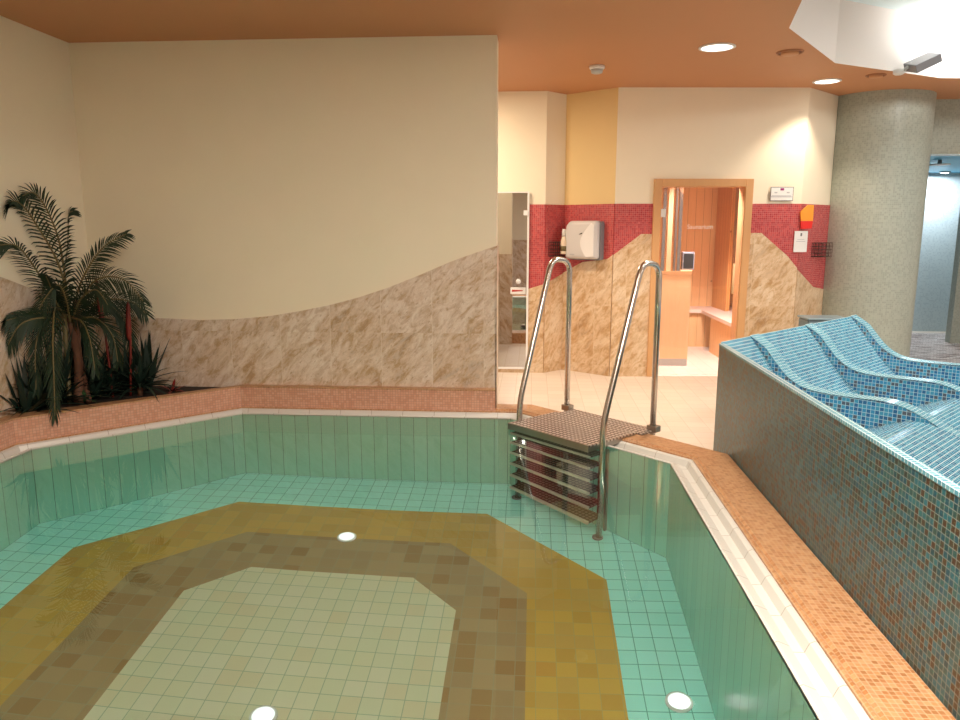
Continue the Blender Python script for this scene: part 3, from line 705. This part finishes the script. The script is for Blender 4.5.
k = sA(527, 213); MB().obox(ap(0, 0, 0), dA, nA, k[0] - .035, k[0] + .01, .026, .045, k[1] - .025, k[1] + .025).build('hinge', M['white2'], gdr, bevel=.003)
k = sA(518.5, 281); MB().lathe(ap(k[0], .026, k[1]), [(.012, 0), (.012, .025), (.026, .035), (.026, .05), (.012, .058), (0, .058)], 18, ax=nA.to_3d()).build('knob', M['white2'], gdr, True)
k = sA(518, 290.5)
t = thing('door_sign', ap(k[0], .028, k[1]), 'small white door sign with a red mark on the mirror door', 'sign')
MB().obox(ap(0, 0, 0), dA, nA, k[0] - .078, k[0] + .078, .027, .036, k[1] - .035, k[1] + .035).build('plate', M['paper'], t, bevel=.006)
MB().prism([ap(k[0] - .062, .0362, k[1] - .012), ap(k[0] - .062, .0362, k[1] + .012), ap(k[0] + .05, .0362, k[1] + .006), ap(k[0] + .05, .0362, k[1] - .003)], nA.to_3d() * .001).build('red_mark', M['redprint'], t)
# wash stand behind the stone wall (reflected in the mirror door)
ws = thing('wash_stand', (-.75, 6.2, 0), 'pale wash stand seen reflected in the mirror door', 'washbasin')
MB().box(-1.1, -.42, 6.0, 6.4, .72, .80).build('basin', M['basin'], ws, bevel=.02)
MB().box(-1.0, -.5, 6.1, 6.35, 0, .72).build('pedestal', M['lgrey'], ws, bevel=.01)

# ---------------------------------------------------------------- hand dryer, baskets, notices
dC = (Vector(C1) - Vector(B1)).normalized(); nC = Vector((dC.y, -dC.x))
if nC.dot(-Vector(B1)) < 0: nC = -nC
def cp(s_, t, z): p = Vector(B1) + dC * s_ + nC * t; return Vector((p.x, p.y, z))
k0, k1 = on_wall(B1, C1, 573, 221), on_wall(B1, C1, 603, 259)
hs0, hs1, hz0, hz1 = k0[0], k1[0], k1[1], k0[1]
hd = thing('hand_dryer', cp((hs0 + hs1) / 2, .01, hz0), 'white wall mounted hand dryer on the red mosaic', 'hand dryer')
def rr(s0, s1, z0, z1, r=(.03, .03, .03, .03), n=5):
    out = []
    for (cx_, cz_, a0, q) in ((s1 - r[0], z1 - r[0], 0, r[0]), (s0 + r[1], z1 - r[1], 90, r[1]), (s0 + r[2], z0 + r[2], 180, r[2]), (s1 - r[3], z0 + r[3], 270, r[3])):
        for i in range(n + 1):
            a = math.radians(a0 + 90 * i / n); out.append((cx_ + q * math.cos(a), cz_ + q * math.sin(a)))
    return out
def shell(loops, mb=None):
    """stack of equal length 3D loops joined into a skin, capped"""
    mb = mb or MB(); n = len(loops[0]); vs = [v for l in loops for v in l]; fs = []
    for i in range(len(loops) - 1):
        for k_ in range(n): fs.append((i * n + k_, i * n + (k_ + 1) % n, (i + 1) * n + (k_ + 1) % n, (i + 1) * n + k_))
    fs += [list(range(n))[::-1], [len(vs) - n + k_ for k_ in range(n)]]
    return mb.add(vs, fs)
W_, H_ = hs1 - hs0, hz1 - hz0
MB().prism([cp(s_, .01, z) for s_, z in rr(hs0 + .005, hs1 + .012, hz0 - .012, hz1 - .005, (.02,) * 4)], nC.to_3d() * .07).build('back_shell', M['grey'], hd)
shell([[cp(s_, t, z) for s_, z in rr(hs0 + i_, hs1 - i_, hz0 + i_, hz1 - i_, (.03, .07, .015, .03))] for t, i_ in ((.05, 0), (.11, 0), (.145, .012), (.155, .035))]).build('cover', M['drycover'], hd, True)
cv = []
for i in range(13):
    f_ = i / 12; z = hz1 - .02 - (H_ - .04) * f_; cv.append((hs0 + W_ * (.88 - .36 * math.sin(math.pi * min(1, f_ * .82 + .02)) ** 1.0), z))
pl_ = cv + [(hs1 - .02, hz0 + .03), (hs1 - .02, hz1 - .04)]
MB().prism([cp(s_, .150, z) for s_, z in pl_], nC.to_3d() * .008).build('side_wing', M['white2'], hd, bevel=.003)
MB().prism([cp(s_, .156, z) for s_, z in [(hs0 + W_ * .48, hz1 - H_ * .36), (hs0 + W_ * .58, hz1 - H_ * .34), (hs0 + W_ * .58, hz1 - H_ * .31), (hs0 + W_ * .52, hz1 - H_ * .33)]], nC.to_3d() * .004).build('sensor_logo', M['black'], hd)
MB().prism([cp(s_, .156, z) for s_, z in [(hs0 + W_ * .2, hz0 + H_ * .10), (hs0 + W_ * .34, hz0 + H_ * .10), (hs0 + W_ * .34, hz0 + H_ * .13), (hs0 + W_ * .2, hz0 + H_ * .13)]], nC.to_3d() * .003).build('badge', M['inklight'], hd)

def basket(name, c, ex, ey, wx, wy, h, label, nx=7, ny=3, rows=5):
    t = thing(name, c, label, 'basket', 'wire baskets on the far wall'); c = Vector(c); ex = Vector(ex).to_3d(); ey = Vector(ey).to_3d(); Z = Vector((0, 0, 1))
    mb = MB(); r = .0022
    for j in range(rows):
        z = h * j / (rows - 1)
        q = [c - ex * wx / 2 + Z * z, c + ex * wx / 2 + Z * z, c + ex * wx / 2 + ey * wy + Z * z, c - ex * wx / 2 + ey * wy + Z * z]
        for a, b_ in zip(q, q[1:] + q[:1]): mb.tube([a, b_], r * (1.6 if j in (0, rows - 1) else 1), 5)
    mb.build('hoop', M['dark'], t)
    mb = MB()
    for i in range(nx + 1):
        p = c - ex * wx / 2 + ex * wx * i / nx
        mb.tube([p + Z * h, p, p + ey * wy, p + ey * wy + Z * h], r, 5)
    for j in range(1, ny):
        for sgn in (-1, 1):
            p = c + ex * wx / 2 * sgn + ey * wy * j / ny; mb.tube([p, p + Z * h], r, 5)
    mb.build('wires', M['dark'], t); return t
nB = Vector((A1[1] - B1[1], B1[0] - A1[0])).normalized()
if nB.dot(-Vector(B1)) < 0: nB = -nB
dB = (Vector(B1) - Vector(A1)).normalized()
bz0, bz1 = on_wall(A1, B1, 553, 256)[1], on_wall(A1, B1, 553, 242)[1]
bc = Vector(A1) + dB * (LB * .55) + nB * .012
basket('wire_basket', (bc.x, bc.y, bz0), dB, nB, .22, .09, bz1 - bz0, 'dark wire basket with a spray bottle in the corner left of the hand dryer')
bt = at_v(563.5, 254, 7.66); bth = at_v(563.5, 229, 7.66).z - bt.z
bo = thing('spray_bottle', (bt.x, bt.y, bt.z), 'cream bottle with narrow neck standing in the left wire basket', 'bottle')
MB().lathe(bt, [(.030, 0), (.032, .01), (.032, bth * .5), (.024, bth * .62), (.020, bth * .7)], 18).build('body', M['bottle'], bo, True)
MB().lathe(bt + Vector((0, 0, bth * .7)), [(.021, 0), (.019, bth * .27), (.013, bth * .3), (0, bth * .3)], 16).build('cap', M['white'], bo, True)
MB().lathe(bt + Vector((0, 0, bth * .12)), [(.0325, 0), (.0325, bth * .2)], 18).build('label_band', M['orange'] if 0 else M['stem'], bo, True)
dE = (Vector(E1) - Vector(D1)).normalized(); nE = Vector((dE.y, -dE.x))
if nE.dot(-Vector(D1)) < 0: nE = -nE
e0, e1 = on_wall(D1, E1, 811, 245), on_wall(D1, E1, 820, 256)
bc = Vector(D1) + dE * (e0[0] + .13) + nE * .012
basket('wire_basket', (bc.x, bc.y, e1[1]), dE, nE, .26, .10, e0[1] - e1[1] + .02, 'empty dark wire basket in front of the grey column')

def notice(px0, px1, name, label, frame=None, P=C1, Q=D1, border=.006, tilt=0):
    a = on_wall(P, Q, *px0); b_ = on_wall(P, Q, *px1); s0, s1, z0, z1 = a[0], b_[0], b_[1], a[1]
    d_ = (Vector(Q) - Vector(P)).normalized(); n_ = Vector((d_.y, -d_.x))
    if n_.dot(-Vector(P)) < 0: n_ = -n_
    f3 = lambda s_, t, z: Vector((P[0] + d_.x * s_ + n_.x * t, P[1] + d_.y * s_ + n_.y * t, z))
    t = thing(name, f3((s0 + s1) / 2, .016, z0), label, 'notice')
    if frame:
        MB().obox(f3(0, 0, 0), d_, n_, s0, s1, .015, .022, z0, z1).build('frame', M[frame], t, bevel=.002)
        s0 += border; s1 -= border; z0 += border; z1 -= border
    MB().obox(f3(0, 0, 0), d_, n_, s0, s1, .0151, .0225, z0, z1).build('sheet', M['paper'], t)
    return t, f3, d_, n_, s0, s1, z0, z1
def mark(t, f3, d_, n_, s0, s1, z0, z1, name, m_): MB().obox(f3(0, 0, 0), d_, n_, s0, s1, .0225, .0235, z0, z1).build(name, M[m_], t)
t, f3, d_, n_, s0, s1, z0, z1 = notice((770, 187), (792, 201), 'framed_notice', 'thin framed notice with purple emblem above the red mosaic beside the sauna', 'ink')
cs = (s0 + s1) / 2
mark(t, f3, d_, n_, cs - .018, cs + .018, z1 - .028, z1 - .006, 'emblem', 'purple')
for i, (w__, zz) in enumerate(((.085, .55), (.10, .32), (.11, .24))):
    if i: mark(t, f3, d_, n_, cs - w__, cs + w__ * .9, z0 + (z1 - z0) * zz, z0 + (z1 - z0) * zz + .007, 'print_line', 'inklight')
for sg in (-1, 1): mark(t, f3, d_, n_, cs + sg * .06 - .014, cs + sg * .06 + .014, z0 + (z1 - z0) * .55, z0 + (z1 - z0) * .66, 'print_line', 'inklight')
t, f3, d_, n_, s0, s1, z0, z1 = notice((794, 231), (805.5, 252), 'paper_notice', 'white paper notice on the red mosaic below the orange panel')
cs = (s0 + s1) / 2
mark(t, f3, d_, n_, cs - .008, cs + .008, z1 - .05, z1 - .02, 'emblem', 'ink')
mark(t, f3, d_, n_, cs - .035, cs + .035, z1 - .085, z1 - .08, 'print_line', 'inklight')
mark(t, f3, d_, n_, cs - .045, cs + .045, z1 - .105, z1 - .10, 'print_line', 'inklight')
t = thing('wall_panel', (2.66, 7.5, 1.5), 'small orange and red shaped glass panel on the red mosaic near the wall corner', 'panel')
def dpt(x, y): s_, z = sD(x, y); return sp3(s_, -.016, z)
MB().prism([dpt(799, 212), dpt(799.5, 221), dpt(811.5, 221), dpt(812.5, 205), dpt(806.5, 205)], -nD.to_3d() * .02).build('orange_glass', M['orange'], t, bevel=.002)
MB().prism([dpt(799.3, 221.2), dpt(799.5, 229), dpt(810, 228.5), dpt(811.5, 221.2)], -nD.to_3d() * .02).build('red_glass', M['redpanel'], t, bevel=.002)
# bin at the foot of the column
bn = at_v(817, 319, 7.35)
t = thing('bin', (2.72, 7.1, 0), 'blue grey bin rim between the stone wall and the column', 'bin')
MB().box(2.56, 2.92, 6.98, 7.25, 0, bn.z + .03).build('body', plain('blue grey plastic', (.13, .20, .24), .35), t, bevel=.02)
MB().box(2.55, 2.93, 6.97, 7.26, bn.z + .03, bn.z + .05).build('lid', plain('grey blue lid', (.20, .28, .32), .3), t, bevel=.008)

# ---------------------------------------------------------------- ceiling fittings
def czat(x, y): return at_z(x, y, CEIL)
for (x, y, r, e), lb in [((717, 47, .115, 18), 'round recessed ceiling lamp glowing warm white, nearer of the two'), ((827, 81, .105, 6), 'round recessed ceiling lamp near the column, farther of the two')]:
    p = czat(x, y); t = thing('ceiling_lamp', p, lb, 'light', 'recessed ceiling lamps')
    MB().lathe(p, [(r + .02, .0), (r + .02, -.006), (r, -.010), (r, -.002)], 36).build('ring', M['white'], t, True)
    MB().lathe(p, [(r, -.004), (r * .6, -.008), (0, -.009)], 36).build('lamp_disc', M['lampdisc'], t, True)
    light('ceiling_lamp_beam', 'SPOT', (p.x, p.y, CEIL - .03), e * 9, (1, .84, .66), r * .7, spot=112, blend=.55)
for (x, y, r), lb in [((790, 52, .10), 'round slotted ceiling vent beside the bright recess'), ((876, 75, .085), 'round slotted ceiling vent in front of the column')]:
    p = czat(x, y); t = thing('ceiling_vent', p, lb, 'vent', 'round ceiling vents')
    MB().lathe(p, [(r, 0), (r, -.006), (r * .93, -.012), (r * .85, -.006), (r * .85, 0)], 30).build('ring', plain('vent paint', (.42, .18, .08), .5), t, True)
    MB().lathe(p + Vector((0, 0, -.001)), [(r * .85, 0), (r * .7, -.002), (.6 * r, -.002)], 30).build('gap', M['redstem'], t, True)
    MB().lathe(p, [(r * .66, -.001), (r * .66, -.018), (r * .5, -.024), (0, -.024)], 30).build('disc', plain('vent disc', (.58, .27, .12), .5), t, True)
p = czat(597, 66)
t = thing('smoke_detector', p, 'small white smoke detector on the orange ceiling', 'smoke detector')
MB().lathe(p, [(.065, 0), (.065, -.02), (.055, -.028)], 26).build('base', M['white'], t, True)
MB().lathe(p, [(.05, -.028), (.05, -.035), (.046, -.055), (.03, -.062), (0, -.062)], 26).build('sensor_head', M['lgrey'], t, True)
p = at_z(899, 70, CEIL)
fl = thing('flood_light', p, 'small grey flood light at the edge of the bright ceiling recess', 'light')
bp0 = Vector((p.x, p.y, CEIL))
MB().lathe(bp0, [(.045, .002), (.045, -.03), (.03, -.04), (0, -.04)], 20).build('mount', M['white'], fl, True)
MB().tube([bp0 + Vector((0, 0, -.03)), bp0 + Vector((.03, -.03, -.005)), bp0 + Vector((.08, -.05, .04))], .014, 10).build('arm', M['lgrey'], fl, True)
hq = bp0 + Vector((.16, -.06, .045))
r3 = Matrix.Rotation(math.radians(-25), 3, 'Y') @ Matrix.Rotation(math.radians(18), 3, 'X')
mb = MB(); mb.box(-.11, .11, -.09, .09, -.035, .035); mb.v = [tuple(r3 @ Vector(v) + hq) for v in mb.v]; mb.build('lamp_head', M['grey'], fl, bevel=.006)

# ---------------------------------------------------------------- plants
def bez(pts, n):
    """Catmull-Rom through pts"""
    out = []; P = [pts[0]] + list(pts) + [pts[-1]]
    seg = len(pts) - 1
    for i in range(n + 1):
        f_ = i / n * seg; k_ = min(int(f_), seg - 1); s_ = f_ - k_; a, b_, c, d = P[k_:k_ + 4]
        out.append(.5 * ((2 * b_) + (c - a) * s_ + (2 * a - 5 * b_ + 4 * c - d) * s_ ** 2 + (-a + 3 * b_ - 3 * c + d) * s_ ** 3))
    return out
def leaflet(mb, p, d, L_, w_, droop, rd):
    side = rd - d * rd.dot(d)
    if side.length < .1: side = Vector((1, 0, 0))
    side.normalize(); q = []
    n = 3
    for i in range(n + 1):
        f_ = i / n; c = p + d * L_ * f_ + Vector((0, 0, -droop * L_ * f_ * f_)); wd = w_ * (math.sin(math.pi * (.18 + .8 * f_)))
        q.append((c - side * wd, c + side * wd + Vector((0, 0, wd * .4))))
    vs = [v for pr in q for v in pr]
    mb.add(vs, [(2 * i, 2 * i + 1, 2 * i + 3, 2 * i + 2) for i in range(n)])
def frond(par, pts, ll, n=26, lw=.006, mat_='leaf', start=.12, droop=.25, face=None, ang=58):
    c = bez([Vector(p) for p in pts], n * 2)
    r = MB().tube(c, [.007 * (1 - .75 * i / len(c)) + .001 for i in range(len(c))], 6)
    rach = r.build('frond', M['stem'], par, True, leafy=True); mb = MB()
    face = Vector(face).normalized() if face else Vector((.15, -1, .25)).normalized()
    for i in range(int(start * len(c)), len(c)):
        f_ = i / (len(c) - 1); d = (c[min(i + 1, len(c) - 1)] - c[i - 1]).normalized()
        sd = d.cross(face)
        if sd.length < .1: sd = Vector((1, 0, 0))
        sd.normalize(); a = math.radians(ang * (1 - .55 * f_) + random.uniform(-5, 5))
        L_ = ll * (math.sin(math.pi * min(1, .12 + .80 * f_)) ** .6) * random.uniform(.9, 1.08)
        for sg in (-1, 1):
            dd = (d * math.cos(a) + sd * sg * math.sin(a) + face * random.uniform(-.05, .12)).normalized()
            leaflet(mb, c[i], dd, L_, lw, droop, d)
    mb.build('leaflets', M[mat_], rach, leafy=True)
    return rach
def pp(x, y, v): return at_v(x, y, v)
base = pp(78, 398, 4.82); base.z = SZ
palm = thing('palm', base, 'tall palm with long arching feathery fronds in the corner planter', 'plant')
crown = pp(70, 318, 4.98)
MB().tube(bez([base, base + (crown - base) * .5 + Vector((.03, 0, 0)), crown], 10), [.035 - .0012 * i for i in range(11)], 10).build('trunk', M['bark'], palm, True)
b2 = base + Vector((.06, .03, 0)); MB().tube(bez([b2, pp(78, 350, 4.96), pp(76, 300, 4.95)], 10), .022, 8).build('trunk', M['bark'], palm, True)
b3 = base + Vector((-.05, -.02, 0)); MB().tube(bez([b3, pp(66, 345, 4.9), pp(62, 285, 4.9)], 10), .016, 8).build('trunk', M['stem'], palm, True)
FR = [
 ([(64, 322, 4.85), (46, 318, 4.68), (36, 345, 4.55), (36, 390, 4.5)], .15),
 ([(66, 322, 5.0), (52, 330, 4.95), (42, 350, 4.9), (44, 385, 4.88)], .16),
 ([(74, 322, 5.0), (104, 305, 5.1), (124, 318, 5.15), (132, 345, 5.15)], .13),
 ([(70, 322, 4.9), (66, 300, 4.8), (58, 285, 4.72), (44, 300, 4.66), (34, 322, 4.62)], .13),
 ([(72, 322, 4.95), (80, 300, 4.9), (96, 290, 4.85), (108, 305, 4.8)], .12),
 ([(70, 318, 4.98), (60, 268, 4.92), (36, 224, 4.80), (18, 202, 4.68), (0, 205, 4.6)], .17),
 ([(70, 318, 4.98), (63, 262, 4.95), (57, 234, 4.9), (46, 208, 4.85), (34, 193, 4.8), (22, 196, 4.74)], .17),
 ([(72, 318, 5.0), (64, 275, 5.1), (62, 245, 5.18), (64, 218, 5.22), (73, 211, 5.25)], .12),
 ([(68, 318, 4.98), (50, 292, 4.8), (33, 265, 4.65), (17, 246, 4.5), (0, 245, 4.4)], .16),
 ([(72, 318, 4.98), (80, 285, 4.98), (92, 262, 5.0), (106, 245, 5.02), (126, 234, 5.05)], .15),
 ([(74, 318, 4.98), (88, 288, 4.95), (105, 277, 4.92), (126, 281, 4.88), (143, 301, 4.85)], .16),
 ([(74, 318, 5.0), (90, 305, 5.05), (113, 299, 5.12), (134, 303, 5.18), (146, 314, 5.2)], .14),
 ([(66, 318, 4.9), (55, 300, 4.78), (50, 285, 4.68), (46, 276, 4.62)], .13),
 ([(62, 318, 4.9), (55, 308, 4.7), (53, 340, 4.52), (54, 378, 4.46), (55, 416, 4.43)], .17),
 ([(64, 318, 4.9), (50, 312, 4.7), (25, 316, 4.55), (0, 322, 4.45)], .14),
 ([(62, 320, 4.8), (40, 318, 4.6), (20, 325, 4.5), (8, 345, 4.45)], .15),
 ([(72, 320, 5.0), (95, 318, 5.02), (112, 335, 5.02), (118, 362, 5.0)], .16),
 ([(70, 318, 4.95), (82, 322, 4.8), (90, 340, 4.7), (95, 370, 4.66)], .16),
 ([(66, 318, 4.9), (40, 300, 5.0), (20, 300, 5.1), (4, 308, 5.15)], .15),
]
for P_, ll in FR:
    hang = P_[-1][1] > 360
    frond(palm, [pp(*q) for q in P_], ll, n=20, droop=.1 if hang else .35, lw=.0052, ang=36 if hang else 60)
def rosette(name, c, n, L_, w_, mat_, label, cat='plant', elev=(15, 85), droop=.5, group=None, seed=1, part='leaf', stem=0):
    random.seed(seed); c = Vector(c)
    t = thing(name, c, label, cat, group)
    if stem: MB().tube([c, c + Vector((0, 0, stem))], .02, 8).build('stalk', M['bark'], t, True)
    for i in range(n):
        az = i * 2.399 + random.uniform(-.2, .2); el = math.radians(elev[0] + (elev[1] - elev[0]) * (i / n) + random.uniform(-6, 6))
        d = Vector((math.cos(az) * math.cos(el), math.sin(az) * math.cos(el), math.sin(el))); sd = d.cross(Vector((0, 0, 1))).normalized(); m_ = 7; vs = []
        LL = L_ * random.uniform(.8, 1.1)
        for k_ in range(m_ + 1):
            f_ = k_ / m_; p_ = c + Vector((0, 0, stem)) + d * LL * f_ + Vector((0, 0, -droop * LL * f_ ** 2.2 * math.cos(el)))
            w2 = w_ * (1 - f_ ** 2.2) * (.55 + .9 * f_ * (1 - f_) * 2) + .0004
            vs += [p_ - sd * w2 + Vector((0, 0, w2 * .3)), p_, p_ + sd * w2 + Vector((0, 0, w2 * .3))]
        fs = []
        for k_ in range(m_):
            a = 3 * k_; fs += [(a, a + 1, a + 4, a + 3), (a + 1, a + 2, a + 5, a + 4)]
        MB().add(vs, fs).build(part, M[mat_], t, True, leafy=True)
    return t
g = pp(140, 388, 5.12)
rosette('spiky_plant', (g.x, g.y, SZ), 34, .34, .016, 'leaf2', 'dark green spiky plant with sword leaves at the right of the planter', seed=3, elev=(5, 80), stem=.06)
g = pp(148, 380, 5.28)
rosette('snake_plant', (g.x, g.y, SZ), 16, .46, .03, 'leaf2', 'tall upright dark leaves standing against the stone wall', seed=5, elev=(62, 89), droop=.05)
g = pp(172, 384, 5.27)
rosette('bromeliad', (g.x, g.y, SZ), 9, .17, .013, 'redleaf', 'small bromeliad with red pointed leaves at the planter right end', seed=8, elev=(5, 60), droop=.3)
for x, y, v, n_, L_, mt, lb, sd_ in [(20, 405, 4.62, 24, .42, 'leaf2', 'dark bushy plant at the far left of the planter', 11), (48, 400, 4.75, 22, .40, 'leaf2', 'dark low plant below the palm beside the hanging frond', 12),
                           (92, 392, 4.95, 22, .30, 'leaf2', 'dark broad leafed plant at the foot of the palm trunk', 13), (84, 398, 4.85, 12, .12, 'leaf3', 'small bright green fern at the planter edge below the palm', 14),
                           (112, 395, 5.1, 20, .36, 'leaf2', 'dark narrow leafed plant behind the spiky plant', 15), (6, 400, 4.5, 18, .45, 'leaf2', 'dark upright plant cut by the left edge of the photo', 16), (34, 398, 4.72, 26, .5, 'leaf2', 'dark arching leafed plant between the far left plant and the palm trunk', 17), (100, 392, 5.05, 24, .42, 'leaf2', 'dark tall leafed plant right behind the palm trunk', 18),
                           (16, 396, 4.85, 44, .62, 'leaf2', 'tallest dark bush in the planter near the left wall', 19), (58, 392, 5.15, 44, .60, 'leaf2', 'tall dark bush behind the palm deep in the corner', 20),
                           (128, 390, 5.22, 34, .48, 'leaf2', 'dark bush against the stone wall behind the spiky plant', 21)]:
    g = pp(x, y, v)
    rosette('leafy_plant', (max(g.x, -3.33), g.y, SZ), n_, L_, .022, mt, lb, seed=sd_, elev=(20, 88), droop=.3)
for (x0, y0, x1, y1, v), lb in [((112, 385, 96, 278, 5.05), 'tall dark red flower spike rising left of the spiky plant'), ((130, 388, 128, 302, 5.1), 'shorter dark red flower spike above the spiky plant')]:
    a = pp(x0, y0, v); a.z = SZ; b_ = pp(x1, y1, v)
    t = thing('flower_spike', a, lb, 'plant', 'red flower spikes')
    MB().tube(bez([a, a + (b_ - a) * .6 + Vector((.01, 0, 0)), a + (b_ - a) * .72], 8), .008, 8).build('stalk', M['redstem'], t, True)
    s0_ = a + (b_ - a) * .6
    MB().tube(bez([s0_, s0_ + (b_ - s0_) * .5, b_], 8), [.010, .016, .019, .019, .018, .017, .015, .012, .005], 8).build('bract', M['redleaf'], t, True)
